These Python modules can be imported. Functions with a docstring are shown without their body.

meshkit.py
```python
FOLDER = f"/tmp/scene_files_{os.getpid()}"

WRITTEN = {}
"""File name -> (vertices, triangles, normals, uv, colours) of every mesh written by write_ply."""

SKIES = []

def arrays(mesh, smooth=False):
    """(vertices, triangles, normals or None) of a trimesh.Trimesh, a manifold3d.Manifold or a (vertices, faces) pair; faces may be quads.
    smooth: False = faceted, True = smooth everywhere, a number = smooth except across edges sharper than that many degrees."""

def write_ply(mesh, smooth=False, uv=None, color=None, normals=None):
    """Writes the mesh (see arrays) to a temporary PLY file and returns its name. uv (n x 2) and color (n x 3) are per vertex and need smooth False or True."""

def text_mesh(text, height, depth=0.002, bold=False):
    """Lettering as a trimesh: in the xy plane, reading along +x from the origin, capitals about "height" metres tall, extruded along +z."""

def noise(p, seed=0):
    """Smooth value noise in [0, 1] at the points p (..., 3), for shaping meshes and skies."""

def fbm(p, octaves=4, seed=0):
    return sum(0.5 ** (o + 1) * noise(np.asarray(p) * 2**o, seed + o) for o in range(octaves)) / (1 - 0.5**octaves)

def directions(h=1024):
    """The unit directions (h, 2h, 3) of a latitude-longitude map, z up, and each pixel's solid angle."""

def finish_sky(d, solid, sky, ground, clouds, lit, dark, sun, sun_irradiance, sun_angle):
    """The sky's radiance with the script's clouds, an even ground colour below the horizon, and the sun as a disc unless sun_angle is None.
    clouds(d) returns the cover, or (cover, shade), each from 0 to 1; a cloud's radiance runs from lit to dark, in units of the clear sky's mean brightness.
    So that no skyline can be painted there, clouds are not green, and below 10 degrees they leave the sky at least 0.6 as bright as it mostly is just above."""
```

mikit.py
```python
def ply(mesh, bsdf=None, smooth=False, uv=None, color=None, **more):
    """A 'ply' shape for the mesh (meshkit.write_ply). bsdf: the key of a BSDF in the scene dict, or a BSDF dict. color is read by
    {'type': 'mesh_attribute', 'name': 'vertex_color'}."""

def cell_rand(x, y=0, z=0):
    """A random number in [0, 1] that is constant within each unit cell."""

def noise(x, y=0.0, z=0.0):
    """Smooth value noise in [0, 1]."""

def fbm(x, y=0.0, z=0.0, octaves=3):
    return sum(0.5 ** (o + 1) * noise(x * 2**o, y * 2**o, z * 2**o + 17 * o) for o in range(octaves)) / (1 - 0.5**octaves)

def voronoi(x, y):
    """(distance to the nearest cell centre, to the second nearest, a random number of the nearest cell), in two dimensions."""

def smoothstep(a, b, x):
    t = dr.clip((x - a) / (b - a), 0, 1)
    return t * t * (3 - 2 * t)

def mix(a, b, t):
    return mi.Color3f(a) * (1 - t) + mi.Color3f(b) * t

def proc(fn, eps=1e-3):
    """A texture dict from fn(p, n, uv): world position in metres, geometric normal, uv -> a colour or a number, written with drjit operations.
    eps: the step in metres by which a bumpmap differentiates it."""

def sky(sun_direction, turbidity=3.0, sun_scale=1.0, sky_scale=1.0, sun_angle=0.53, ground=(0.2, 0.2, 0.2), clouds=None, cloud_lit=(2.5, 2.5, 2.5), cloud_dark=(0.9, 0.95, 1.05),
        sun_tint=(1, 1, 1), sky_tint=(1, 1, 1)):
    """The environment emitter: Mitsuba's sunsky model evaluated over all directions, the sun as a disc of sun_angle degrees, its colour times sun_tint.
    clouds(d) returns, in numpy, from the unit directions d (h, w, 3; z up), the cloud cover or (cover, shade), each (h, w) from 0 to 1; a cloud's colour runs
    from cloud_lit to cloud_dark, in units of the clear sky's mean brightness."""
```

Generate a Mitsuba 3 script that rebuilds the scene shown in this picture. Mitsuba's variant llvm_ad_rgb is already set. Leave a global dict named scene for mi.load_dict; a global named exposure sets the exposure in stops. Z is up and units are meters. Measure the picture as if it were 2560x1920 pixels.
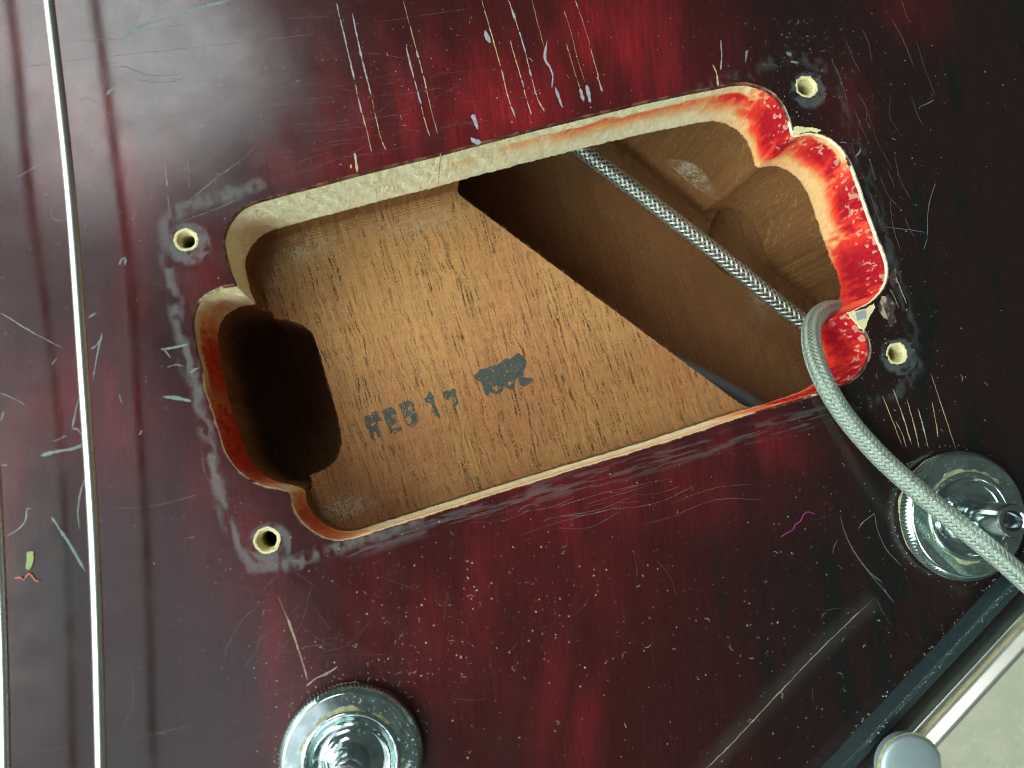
import math, random
import numpy as np, trimesh, shapely, manifold3d as m3
import mitsuba as mi, drjit as dr
import mikit, meshkit
from mikit import noise, fbm, voronoi, cell_rand, smoothstep, mix, proc
from shapely.geometry import Polygon, LineString, Point, box
from shapely.ops import unary_union
from shapely import affinity

T = mi.ScalarTransform4f
rng = np.random.default_rng(7)
MM = 1e-3
scene, labels = {}, {}

# ------------------------------------------------------------------ camera, light, exposure
EYE = np.array([0.0, 0.0, 0.110]); AIM = np.array([0.01243, 0.00984, 0.0])
FPX, CX, CY = 2124.0, 1280.0, 960.0
fwd = (AIM - EYE) / np.linalg.norm(AIM - EYE)
rgt = np.cross(fwd, [0, 1, 0]); rgt /= np.linalg.norm(rgt)
upv = np.cross(rgt, fwd)
scene['camera'] = dict(type='thinlens', fov=2 * math.degrees(math.atan(1280 / FPX)), fov_axis='x', near_clip=0.01, far_clip=10.0,
                       aperture_radius=0.00055, focus_distance=0.121,
                       to_world=T().look_at(origin=EYE.tolist(), target=AIM.tolist(), up=[0, 1, 0]))
exposure = 0.46

def rgb(*c): return {'type': 'rgb', 'value': list(c)}
def lamp(key, pos, aim, w, h, rad, label):
    scene[key] = dict(type='rectangle', to_world=T().look_at(origin=pos, target=aim, up=[0, 0.02, 1]) @ T().scale([w / 2, h / 2, 1]),
                      bsdf={'type': 'diffuse', 'reflectance': rgb(.5, .5, .5)}, emitter={'type': 'area', 'radiance': rgb(*rad)})
    labels[key] = dict(label=label, category='window', kind='structure')
lamp('window', [-0.70, -0.10, 0.72], [0, 0, 0], 0.44, 0.46, (8.6, 10.1, 8.5), 'bright daylit window left of the guitar, outside the frame')
lamp('second_window', [-0.34, -0.80, 0.78], [0, 0, 0], 0.36, 0.42, (11.5, 15.0, 13.0), 'daylit window below left of the guitar, outside the frame')
lamp('far_window', [-0.36, 0.47, 0.85], [0, 0, 0], 0.30, 0.30, (5.6, 6.1, 6.1), 'small daylit window above left of the guitar, outside the frame')
scene['ceiling_fill'] = dict(type='rectangle', to_world=T().translate([-0.87, -0.81, 1.5]) @ T().rotate([0, 0, 1], 28.5) @ T().rotate([1, 0, 0], 180) @ T().scale([.80, 1.25, 1]),
                        bsdf={'type': 'diffuse', 'reflectance': rgb(.5, .5, .5)}, emitter={'type': 'area', 'radiance': rgb(.86, .84, .96)})  # added light panel, lays a soft veil on the lacquer and lower stud
labels['ceiling_fill'] = dict(label='added glowing panel left above the guitar, outside the frame', category='ceiling_fill', kind='structure')
scene['wall_fill'] = dict(type='rectangle', to_world=T().look_at(origin=[-1.7, 0.1, 0.34], target=[0, 0, 0.1], up=[0, 0, 1]) @ T().scale([1.5, .42, 1]),
                          bsdf={'type': 'diffuse', 'reflectance': rgb(.5, .5, .5)}, emitter={'type': 'area', 'radiance': rgb(2.3, 2.5, 2.4)})  # added light panel that brightens the chrome studs from the side
labels['wall_fill'] = dict(label='added glowing panel low on the left of the guitar, outside the frame', category='wall', kind='structure')
scene['room_light'] = dict(type='constant', radiance=rgb(.050, .060, .056))

# ------------------------------------------------------------------ helpers
def W(u, v, z=0.0):
    """The point at height z (metres) that stands at pixel u, v of the 2560 px photograph."""
    d = fwd + rgt * ((u - CX) / FPX) - upv * ((v - CY) / FPX)
    t = (z - EYE[2]) / d[2]
    return EYE + d * t
def W2(pts, z=0.0): return np.array([W(u, v, z)[:2] for u, v in pts])
D = 2560 / 2212.0                                      # the enlarged view's pixels to photograph pixels
def dp(x, y): return (x * D, y * D)
def zoomer(x0, y0, k): return lambda pts: [(x0 + x / k, y0 + y / k) for x, y in pts]

def add(key, mesh, bsdf, smooth=False, uv=None, label=None, cat=None, group=None, kind=None):
    n = key; i = 0
    while n in scene or any(k.startswith(n + '__') for k in scene):
        i += 1; n = f'{key}_{i:03d}'
    scene[n] = mikit.ply(mesh, bsdf, smooth=smooth, uv=uv)
    tag(n, label, cat, group, kind)
    return n
def tag(n, label=None, cat=None, group=None, kind=None):
    d = {k: v for k, v in (('label', label), ('category', cat), ('group', group), ('kind', kind)) if v}
    if d: labels[n] = d

def resample(p, step, closed=True):
    p = np.asarray(p, float)
    if closed: p = np.vstack([p, p[:1]])
    s = np.r_[0, np.cumsum(np.linalg.norm(np.diff(p, axis=0), axis=1))]
    n = max(4, int(round(s[-1] / step)))
    t = np.linspace(0, s[-1], n, endpoint=not closed)
    return np.stack([np.interp(t, s, p[:, k]) for k in range(p.shape[1])], 1)
def gsmooth(p, sigma, closed=True):
    from scipy.ndimage import gaussian_filter1d
    return gaussian_filter1d(p, sigma, axis=0, mode='wrap' if closed else 'nearest')
def spline(p, n):
    """Catmull-Rom through the points, n samples."""
    p = np.asarray(p, float); q = np.vstack([2 * p[0] - p[1], p, 2 * p[-1] - p[-2]])
    t = np.linspace(0, len(p) - 1 - 1e-9, n); i = t.astype(int); f = (t - i)[:, None]
    a, b, c, d = q[i], q[i + 1], q[i + 2], q[i + 3]
    return .5 * (2 * b + (c - a) * f + (2 * a - 5 * b + 4 * c - d) * f ** 2 + (3 * b - a - 3 * c + d) * f ** 3)
def frames(p):
    t = np.gradient(p, axis=0); t /= np.linalg.norm(t, axis=1, keepdims=True) + 1e-15
    a = np.cross(t[0], [0, 0, 1.]); 
    if np.linalg.norm(a) < 1e-3: a = np.cross(t[0], [1., 0, 0])
    a /= np.linalg.norm(a); A = [a]
    for i in range(1, len(p)):
        a = A[-1] - t[i] * (A[-1] @ t[i]); A.append(a / (np.linalg.norm(a) + 1e-15))
    A = np.array(A); return t, A, np.cross(t, A)
def tube(p, r, sides=6, cap=True):
    p = np.asarray(p, float); t, A, B = frames(p); n = len(p)
    r = np.broadcast_to(np.asarray(r, float), (n,)) if np.ndim(r) < 2 else r
    ang = np.arange(sides) * 2 * np.pi / sides
    rr = r[:, None] if np.ndim(r) < 2 else r
    v = p[:, None] + (rr * np.cos(ang))[..., None] * A[:, None] + (rr * np.sin(ang))[..., None] * B[:, None]
    i, j = np.meshgrid(np.arange(n - 1), np.arange(sides), indexing='ij'); k = (j + 1) % sides
    f = np.stack([i * sides + j, i * sides + k, (i + 1) * sides + k, (i + 1) * sides + j], -1).reshape(-1, 4)
    f = np.vstack([f[:, [0, 1, 2]], f[:, [0, 2, 3]]]); v = v.reshape(-1, 3)
    if cap:
        v = np.vstack([v, p[0], p[-1]]); j = np.arange(sides); b = (n - 1) * sides
        f = np.vstack([f, np.stack([j * 0 + n * sides, (j + 1) % sides, j], 1), np.stack([j * 0 + n * sides + 1, b + j, b + (j + 1) % sides], 1)])
    return v, f
def join(parts):
    vs, fs, n = [], [], 0
    for v, f in parts:
        vs.append(np.asarray(v)); fs.append(np.asarray(f) + n); n += len(v)
    return np.vstack(vs), np.vstack(fs)
def vf(man):
    m = man.to_mesh(); return np.array(m.vert_properties[:, :3], float), np.array(m.tri_verts, int)
def grid(rows, closed=True):
    """Rows (m, n, 3) of points to a quad sheet."""
    m, n = rows.shape[:2]; v = rows.reshape(-1, 3)
    i, j = np.meshgrid(np.arange(m - 1), np.arange(n if closed else n - 1), indexing='ij'); k = (j + 1) % n
    f = np.stack([i * n + j, i * n + k, (i + 1) * n + k, (i + 1) * n + j], -1).reshape(-1, 4)
    return v, np.vstack([f[:, [0, 1, 2]], f[:, [0, 2, 3]]])
S = 1000.0                                            # manifold works in mm
def cross(poly):
    polys = getattr(poly, 'geoms', [poly]); c = []
    for g in polys:
        if g.is_empty or g.geom_type != 'Polygon': continue
        g = shapely.geometry.polygon.orient(g)
        c.append(np.array(g.exterior.coords)[:-1]); c += [np.array(h.coords)[:-1] for h in g.interiors]
    return m3.CrossSection(c, m3.FillRule.Positive if False else m3.FillRule.EvenOdd)
def prism(poly, z0, z1): return m3.Manifold.extrude(cross(poly), z1 - z0).translate([0, 0, z0])
def metres(v): return np.asarray(v) / S
def out(man):
    v, f = vf(man); return v / S, f
def poly_sheet(poly, z):
    vs, fs, n = [], [], 0
    for g in getattr(poly, 'geoms', [poly]):
        if g.is_empty or g.geom_type != 'Polygon': continue
        v, f = trimesh.creation.triangulate_polygon(g, engine='earcut')
        a = v[f]; cr = np.cross(a[:, 1] - a[:, 0], a[:, 2] - a[:, 0]); f = np.where((cr < 0)[:, None], f[:, ::-1], f)
        vs.append(np.c_[v, np.full(len(v), z)]); fs.append(f + n); n += len(v)
    return np.vstack(vs), np.vstack(fs)
def revolve(prof, n=96, mod=None):
    """prof (m, 2) of r, z; mod(theta, k) multiplies or adds to r."""
    th = np.arange(n) * 2 * np.pi / n; rows = []
    for k, (r, z) in enumerate(prof):
        rr = r + (mod(th, k) if mod else 0 * th)
        rows.append(np.stack([rr * np.cos(th), rr * np.sin(th), np.full(n, z)], 1))
    v, f = grid(np.array(rows)); return v, f[:, ::-1] if False else f

# ------------------------------------------------------------------ materials
GD = np.array([0.30, -0.954]); GP = np.array([0.954, 0.30])     # grain of the core
LD = np.array([0.10, -0.995]); LP = np.array([0.995, 0.10])     # grain of the stained top

def g2(p, cx, cy, sx, sy, a=0.0):
    """A soft blob at world mm (p already in mm)."""
    x, y = p.x - cx, p.y - cy
    if a: ca, sa = math.cos(a), math.sin(a); x, y = x * ca + y * sa, y * ca - x * sa
    return dr.exp(-.5 * (dr.square(x / sx) + dr.square(y / sy)))
def blob(x, y, sx, sy, a=0.0):
    c = W(*dp(x, y)) * S; k = 1 / 17.0
    return float(c[0]), float(c[1]), sx * k, sy * k, a

REDS = [(*blob(1000, 260, 260, 130), .95), (*blob(1330, 120, 170, 150), .85), (*blob(640, 360, 110, 55), .9), (*blob(330, 430, 60, 130), .5), (*blob(620, 300, 40, 90), .6),
        (*blob(90, 130, 60, 160), .62), (*blob(200, 260, 70, 130), .6), (*blob(120, 360, 50, 120), .5), (*blob(270, 350, 30, 70), .75), (*blob(300, 480, 50, 110), .55),
        (*blob(150, 880, 55, 80), .75), (*blob(250, 900, 70, 110), .6), (*blob(300, 620, 50, 100), .4), (*blob(430, 600, 70, 60), .6), (*blob(480, 560, 60, 80), .5),
        (*blob(1175, 1120, 60, 80), .95), (*blob(1110, 1230, 200, 120), .42), (*blob(1200, 1400, 30, 200, -.12), .46), (*blob(1260, 1580, 30, 120, -.2), .40), (*blob(950, 1330, 170, 160), .42), (*blob(1350, 1050, 250, 80), .5),
        (*blob(640, 1480, 40, 110), .5), (*blob(520, 1200, 50, 110), .42), (*blob(590, 1400, 25, 110), .6), (*blob(450, 1050, 40, 300), .25), (*blob(20, 1100, 30, 160), .4), (*blob(1820, 230, 60, 90), .25), (*blob(1960, 20, 80, 60), .28), (*blob(700, 1570, 120, 90), .4), (*blob(1640, 960, 120, 60), .5)]
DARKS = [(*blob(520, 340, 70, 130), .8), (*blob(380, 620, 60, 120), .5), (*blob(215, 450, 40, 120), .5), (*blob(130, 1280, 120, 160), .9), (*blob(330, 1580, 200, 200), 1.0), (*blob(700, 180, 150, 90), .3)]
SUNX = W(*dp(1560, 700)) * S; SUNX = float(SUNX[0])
GHOST = [W(*dp(x, y))[:2] * S for x, y in ((560, 400), (470, 428), (385, 452), (352, 490), (358, 560), (385, 700), (428, 860), (462, 1020), (490, 1130), (545, 1225), (640, 1215), (760, 1170), (900, 1128))]
GHOST2 = [W(*dp(x, y))[:2] * S for x, y in ((1500, 200), (1620, 150), (1715, 122), (1790, 150), (1830, 260), (1880, 400), (1925, 560), (1965, 690), (1985, 790), (1935, 850), (1830, 885))]
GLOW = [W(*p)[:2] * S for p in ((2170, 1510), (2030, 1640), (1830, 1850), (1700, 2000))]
GHOST3 = [W(*dp(x, y))[:2] * S for x, y in ((760, 1185), (1000, 1108), (1300, 1028), (1600, 945), (1800, 890))]
HOLES = [W(*dp(x, y))[:2] * S for x, y in ((402, 518), (1742, 187), (1937, 763), (577, 1167))]
def seg_dist(p, pts):
    best = mi.Float(1e3)
    for a, b in zip(pts[:-1], pts[1:]):
        d = b - a; L = float(d @ d)
        t = dr.clip(((p.x - float(a[0])) * float(d[0]) + (p.y - float(a[1])) * float(d[1])) / L, 0, 1)
        best = dr.minimum(best, dr.sqrt(dr.square(p.x - float(a[0]) - t * float(d[0])) + dr.square(p.y - float(a[1]) - t * float(d[1]))))
    return best
def film(q):
    """Wax and grime left where a mounting ring sat: 0 to 1."""
    n = fbm(q.x * .9, q.y * .9, 3.0, 4); st = noise(q.x * 1.5 + q.y * .3, q.y * .6, 5.0)
    d1 = seg_dist(q, GHOST) + (n - .5) * 1.6
    f = smoothstep(1.3, .15, d1) * smoothstep(.34, .72, n * .65 + st * .5)
    d2 = seg_dist(q, GHOST2) + (n - .5) * 1.8
    f = dr.maximum(f, .5 * smoothstep(1.3, .2, d2) * smoothstep(.40, .74, n * .65 + st * .5))
    d3 = seg_dist(q, GHOST3); along = q.x * .96 + q.y * .27; acr = q.y * .96 - q.x * .27
    f = dr.maximum(f, .55 * smoothstep(1.9, .6, d3) * smoothstep(.46, .66, fbm(along * .35, acr * 3.4, 4.0, 3)))
    for i, h in enumerate(HOLES):
        r = dr.sqrt(dr.square(q.x - float(h[0]) - (.4 if i == 3 else .3)) + dr.square(q.y - float(h[1]) + .5)) + (n - .5) * 1.2
        f = dr.maximum(f, .9 * smoothstep(2.9, 2.4, r) * smoothstep(.2, .6, n))
    return f
def lacquer_colour(p, nn, uv):
    q = p * S
    a = q.x * float(LP[0]) + q.y * float(LP[1]); b = q.x * float(LD[0]) + q.y * float(LD[1])
    s1 = fbm(a * .30, b * .085, 1.0, 4); s2 = fbm(a * 2.0, b * .3, 7.0, 3); s3 = noise(a * 9.0, b * .5, 2.0)
    red = mi.Float(0)
    for c in REDS: red = dr.maximum(red, c[5] * g2(q, *c[:5]))
    dk = mi.Float(0)
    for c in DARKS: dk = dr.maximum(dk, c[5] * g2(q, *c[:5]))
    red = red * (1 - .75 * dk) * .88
    r = dr.clip(red * (.42 + .92 * smoothstep(.22, .78, s1)) * (.85 + .3 * s2), 0, 1)
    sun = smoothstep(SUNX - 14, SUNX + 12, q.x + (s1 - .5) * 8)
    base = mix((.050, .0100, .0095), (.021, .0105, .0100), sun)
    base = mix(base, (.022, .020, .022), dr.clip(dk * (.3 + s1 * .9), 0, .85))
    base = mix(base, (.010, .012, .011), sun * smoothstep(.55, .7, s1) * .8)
    col = mix(base, (.180, .010, .015), r)
    col = mix(col, (.21, .014, .018), smoothstep(.80, 1.1, r * (.7 + .5 * s3)))
    col = col * (.82 + .36 * s3)
    col = col * (.54 + .34 * r)
    dg = seg_dist(q, GLOW); col = mix(col, (.075, .075, .07), .17 * smoothstep(2.3, .0, dg) * (.6 + .8 * noise(b * .3, a * .3, 4.0)))  # soft grey glow beside the long scratch, painted into the colour
    col = mix(col, (.15, .19, .195), film(q) * .27)
    return col
def lacquer_rough(p, nn, uv):
    q = p * S
    n = fbm(q.x * .35, q.y * .35, 9.0, 3)
    return .13 + .10 * n + .3 * film(q)
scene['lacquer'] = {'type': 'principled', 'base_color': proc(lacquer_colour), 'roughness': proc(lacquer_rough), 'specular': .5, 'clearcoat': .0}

def maple_colour(p, nn, uv):
    s, d = uv.x, uv.y                                  # s: mm along the rim, d: 0 at the rim, 1 at the joint; below 0: not the wall
    q = p * S
    n1 = fbm(s * .30, d * 1.5, 1.0, 3); n2 = fbm(s * 1.6, d * 5.0, 3.0, 3); n3 = noise(s * 5.0 + d * 9, d * 12, 4.0)
    col = mix((.84, .80, .58), (.76, .66, .42), n1)
    col = mix(col, (.86, .86, .70), smoothstep(.5, .8, n2) * .5)
    stain = mi.Float(0)
    for s0, s1, d0, d1, amt in STAIN:
        m = smoothstep(s0 - 6, s0 + 4, s + (n2 - .5) * 4) * smoothstep(s1 + 6, s1 - 4, s + (n2 - .5) * 4)
        dd = d + (n1 - .5) * .16 + (n2 - .5) * .05
        stain = dr.maximum(stain, amt * m * smoothstep(d0 - .07, d0 + .05, dd) * smoothstep(d1 + .46, d1 - .34, dd))
    col = mix(col, (.80, .34, .10), smoothstep(.0, .45, stain) * .85)
    col = mix(col, (.72, .035, .022), smoothstep(.3, .75, stain))
    col = mix(col, (.36, .005, .016), smoothstep(.66, .98, stain * (.75 + .5 * n2)))
    chips = smoothstep(.62, .72, fbm(s * 1.9, d * 11.0, 8.0, 3) + .10 * smoothstep(.4, .05, d) - .05) * smoothstep(.25, .5, stain) * smoothstep(.6, .2, d)
    col = mix(col, (.84, .66, .50), chips * .34)
    wall_shade = mi.Float(0)
    for s0, s1 in SHADE_SPANS: wall_shade = dr.maximum(wall_shade, smoothstep(s0 - 3, s0 + 3, s) * smoothstep(s1 + 3, s1 - 3, s))
    col = mix(col, col * mi.Color3f(.52, .36, .32), wall_shade * (.55 + .6 * n2) * smoothstep(-.1, .5, d + .2))  # shade of the left ear wall, put into the maple colour
    return col * (.9 + .2 * n3)
def maple_bump(p, nn, uv):
    s, d = uv.x, uv.y
    return .5 * dr.sin(s * 2.6 + d * 11 + 3 * noise(s * .3, d * 2, 0.0)) * noise(s * .25, 0.0, 6.0) + 1.1 * fbm(s * 3.0, d * 9.0, 2.0, 3)
scene['maple'] = {'type': 'bumpmap', 'arbitrary': proc(maple_bump, 6e-5), 'scale': .00019, 'nested': {'type': 'principled', 'base_color': proc(maple_colour), 'roughness': .62, 'specular': .3}}

def wblob(u, v, z, sx, sy, a, amp):
    c = W(*dp(u, v), z / S) * S; return (float(c[0]), float(c[1]), sx, sy, a, amp, z)
DUSTY = [wblob(1490, 370, -29.5, 2.6, 1.7, -.8, .95), wblob(640, 530, -18.3, 3.2, 1.6, .2, .6), wblob(590, 580, -18.3, 1.4, 2.4, 0, .45), wblob(735, 1100, -18.3, 3.0, 1.0, .25, .9), wblob(1640, 640, -37, 1.2, 3.0, .3, .35), wblob(900, 480, -19, 5, 1.2, .2, .35)]
def core_colour(p, nn, uv):
    q = p * S
    a = q.x * float(GP[0]) + q.y * float(GP[1]); b = q.x * float(GD[0]) + q.y * float(GD[1]) + q.z * .6
    wob = noise(a * .6, b * .35, 2.0) * .5
    n1 = fbm(a * .14, b * .05, q.z * .1 + 1, 3); n2 = noise(a * 6.5, b * 4.0, q.z * 4 + 5); n3 = noise(a * 14.0, b * 9.0, q.z * 9)
    col = mix((.36, .184, .076), (.35, .165, .072), smoothstep(.35, .65, n1))
    col = col * mix((.42, .36, .31), (1.06, 1.0, .95), smoothstep(.35, .8, dr.abs(nn.z)) * smoothstep(-32, -24, q.z) * .95 + .05)  # routed walls and deep floor darkened, painting their shade into the wood
    col = col * (.80 + .22 * n2 + .2 * n3)
    dens = smoothstep(.30, .62, fbm(a * .22 + 4, b * .06, 3.0, 3))
    p1 = smoothstep(.73, .82, noise((a + wob) * 6.8, b * .36, 11.0)); p2 = smoothstep(.76, .85, noise((a + wob) * 9.5 + 31, b * .62, 21.0)); p3 = smoothstep(.80, .88, noise((a + wob) * 5.0 + 7, b * .26, 31.0))
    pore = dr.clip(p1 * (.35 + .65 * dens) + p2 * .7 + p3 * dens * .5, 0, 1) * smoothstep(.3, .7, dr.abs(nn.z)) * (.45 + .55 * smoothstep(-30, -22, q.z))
    brk = smoothstep(.25, .5, noise(a * 11, b * 5, 8.0))
    col = mix(col, (.045, .024, .014), pore * brk * .88)
    streak = noise(a * 2.2, b * .1, 9.0)
    col = col * (.93 + .14 * streak) * (.88 + .24 * noise(a * 11.0, b * .16, 17.0))
    fl = smoothstep(.86, .93, noise(a * 9.0 + b * 3.0, b * 8.0 - a * 3.0, 13.0))
    col = mix(col, (.62, .42, .22), fl * .45)
    du = mi.Float(0)
    for c in DUSTY: du = dr.maximum(du, c[5] * g2(q, *c[:5]) * smoothstep(c[6] - 3.5, c[6] - 1.5, q.z) * smoothstep(c[6] + 3.5, c[6] + 1.5, q.z))
    return mix(col, (.50, .46, .36), dr.clip(du * smoothstep(.40, .66, noise(a * 8, b * 7, 3.0) * .55 + fbm(a * .9, b * .9, 5.0, 3) * .45) * smoothstep(.3, .9, dr.abs(nn.z)), 0, 1))
def core_bump(p, nn, uv):
    q = p * S
    a = q.x * float(GP[0]) + q.y * float(GP[1]); b = q.x * float(GD[0]) + q.y * float(GD[1])
    return noise(a * 7, b * 5, q.z * 5) + .6 * noise(a * 15, b * 10, q.z * 9) - 1.0 * smoothstep(.73, .82, noise((a + .5 * noise(a * .6, b * .35, 2.0)) * 6.8, b * .36, 11.0))
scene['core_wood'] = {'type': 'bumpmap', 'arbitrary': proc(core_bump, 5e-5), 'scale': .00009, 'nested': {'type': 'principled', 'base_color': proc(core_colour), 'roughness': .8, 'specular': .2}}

def rim_colour(p, nn, uv):
    s, d = uv.x, uv.y
    n = fbm(s * 1.3, d * 1.0, 2.0, 3)
    pale = mi.Float(0)
    for s0, s1, amt in PALE: pale = dr.maximum(pale, amt * smoothstep(s0 - 3, s0 + 3, s) * smoothstep(s1 + 3, s1 - 3, s))
    col = mix((.060, .020, .016), (.15, .07, .045), smoothstep(.4, .7, n))
    return mix(col, (.80, .68, .46), smoothstep(.45, .62, pale * .95 + (n - .5) * .55) * smoothstep(.06, .16, d + (n - .5) * .1))
scene['rim_edge'] = {'type': 'principled', 'base_color': proc(rim_colour), 'roughness': .16, 'specular': .5}

def raw_colour(p, nn, uv):
    q = p * S; n = fbm(q.x * 3, q.y * 3, q.z * 2, 3)
    return mix(mix((.48, .40, .19), (.62, .56, .36), n), (.10, .06, .03), smoothstep(-1.0, -7.0, q.z) * smoothstep(-15, -13, q.z))  # bore darkens with depth, its shade painted into the wood colour
scene['raw_wood'] = {'type': 'principled', 'base_color': proc(raw_colour), 'roughness': .75, 'specular': .2}
def ink_colour(p, nn, uv):
    q = p * S; n = fbm(q.x * 5, q.y * 5, 2.0, 3)
    return mix((.025, .034, .034), (.085, .090, .080), n)
scene['ink'] = {'type': 'principled', 'base_color': proc(ink_colour), 'roughness': .6, 'specular': .3}

def metal(c, rough, key, spec=None):
    scene[key] = {'type': 'principled', 'base_color': rgb(*c) if isinstance(c, tuple) else proc(c), 'metallic': 1.0 if spec is None else spec, 'roughness': rough if isinstance(rough, float) else proc(rough), 'specular': .5}
metal((.86, .88, .80), .30, 'string_wire')
def chrome_colour(p, nn, uv):
    q = p * S; n = fbm(q.x * .9, q.y * .9, q.z * 2, 4)
    col = mix((.50, .64, .62), (.38, .50, .48), smoothstep(.4, .7, n))
    fl = smoothstep(.70, .78, fbm(q.x * 4.2, q.y * 4.2, q.z * 4, 3))
    return mix(col, (.55, .60, .50), fl * .6)
def chrome_rough(p, nn, uv):
    q = p * S
    g = smoothstep(.58, .76, fbm(q.x * 3.4, q.y * 3.4, q.z * 4, 4))
    return .06 + .08 * fbm(q.x * .6, q.y * .6, 1.0, 3) + .32 * g
metal(chrome_colour, chrome_rough, 'chrome', .965)
metal((.60, .64, .66), .12, 'post_chrome')
def grime_colour(p, nn, uv):
    q = p * S; return mix((.14, .14, .07), (.36, .36, .22), fbm(q.x * 2.5, q.y * 2.5, 1.0, 3))
scene['grime'] = {'type': 'principled', 'base_color': proc(grime_colour), 'roughness': .6, 'metallic': .2, 'specular': .4}
metal((.80, .85, .80), .36, 'braid_wire')
def weave_colour(p, nn, uv):
    q = p * S; return mix((.21, .255, .225), (.33, .385, .335), noise(q.x * 3, q.y * 3, q.z * 3))
scene['weave'] = {'type': 'principled', 'base_color': proc(weave_colour), 'metallic': .45, 'roughness': .33, 'specular': .5}
scene['cable_core'] = {'type': 'principled', 'base_color': rgb(.03, .04, .036), 'roughness': .5}
scene['rubber'] = {'type': 'principled', 'base_color': rgb(.085, .105, .10), 'roughness': .5, 'specular': .4}
scene['black_plastic'] = {'type': 'principled', 'base_color': rgb(.018, .030, .034), 'roughness': .26, 'specular': .6}
def nickel_colour(p, nn, uv):
    q = p * S; n = fbm(q.x * 1.2, q.y * 1.2, 2.0, 3); m = smoothstep(.80, .85, fbm(q.x * .6, q.y * .6, 5.0, 3))
    return mix(mix(mix((.62, .59, .47), (.54, .53, .43), smoothstep(.2, .8, fbm(q.x * .35, q.y * .35, 2.0, 4))), (.66, .64, .54), smoothstep(.6, .8, n) * .5), (.55, .40, .22), m * .5)
metal(nickel_colour, .30, 'nickel', .45)
metal((.36, .44, .48), .5, 'pole_metal', .7)
metal((.92, .90, .80), .30, 'bright_nickel')
scene['dust'] = {'type': 'principled', 'base_color': rgb(.34, .36, .335), 'roughness': .9}
scene['crack_yellow'] = {'type': 'principled', 'base_color': rgb(.38, .31, .17), 'roughness': .7}
scene['crack_grey'] = {'type': 'principled', 'base_color': rgb(.25, .245, .28), 'roughness': .5}
scene['scratch_pale'] = {'type': 'principled', 'base_color': rgb(.125, .162, .168), 'roughness': .4}
scene['hairline'] = {'type': 'principled', 'base_color': rgb(.10, .082, .082), 'roughness': .45}
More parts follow.
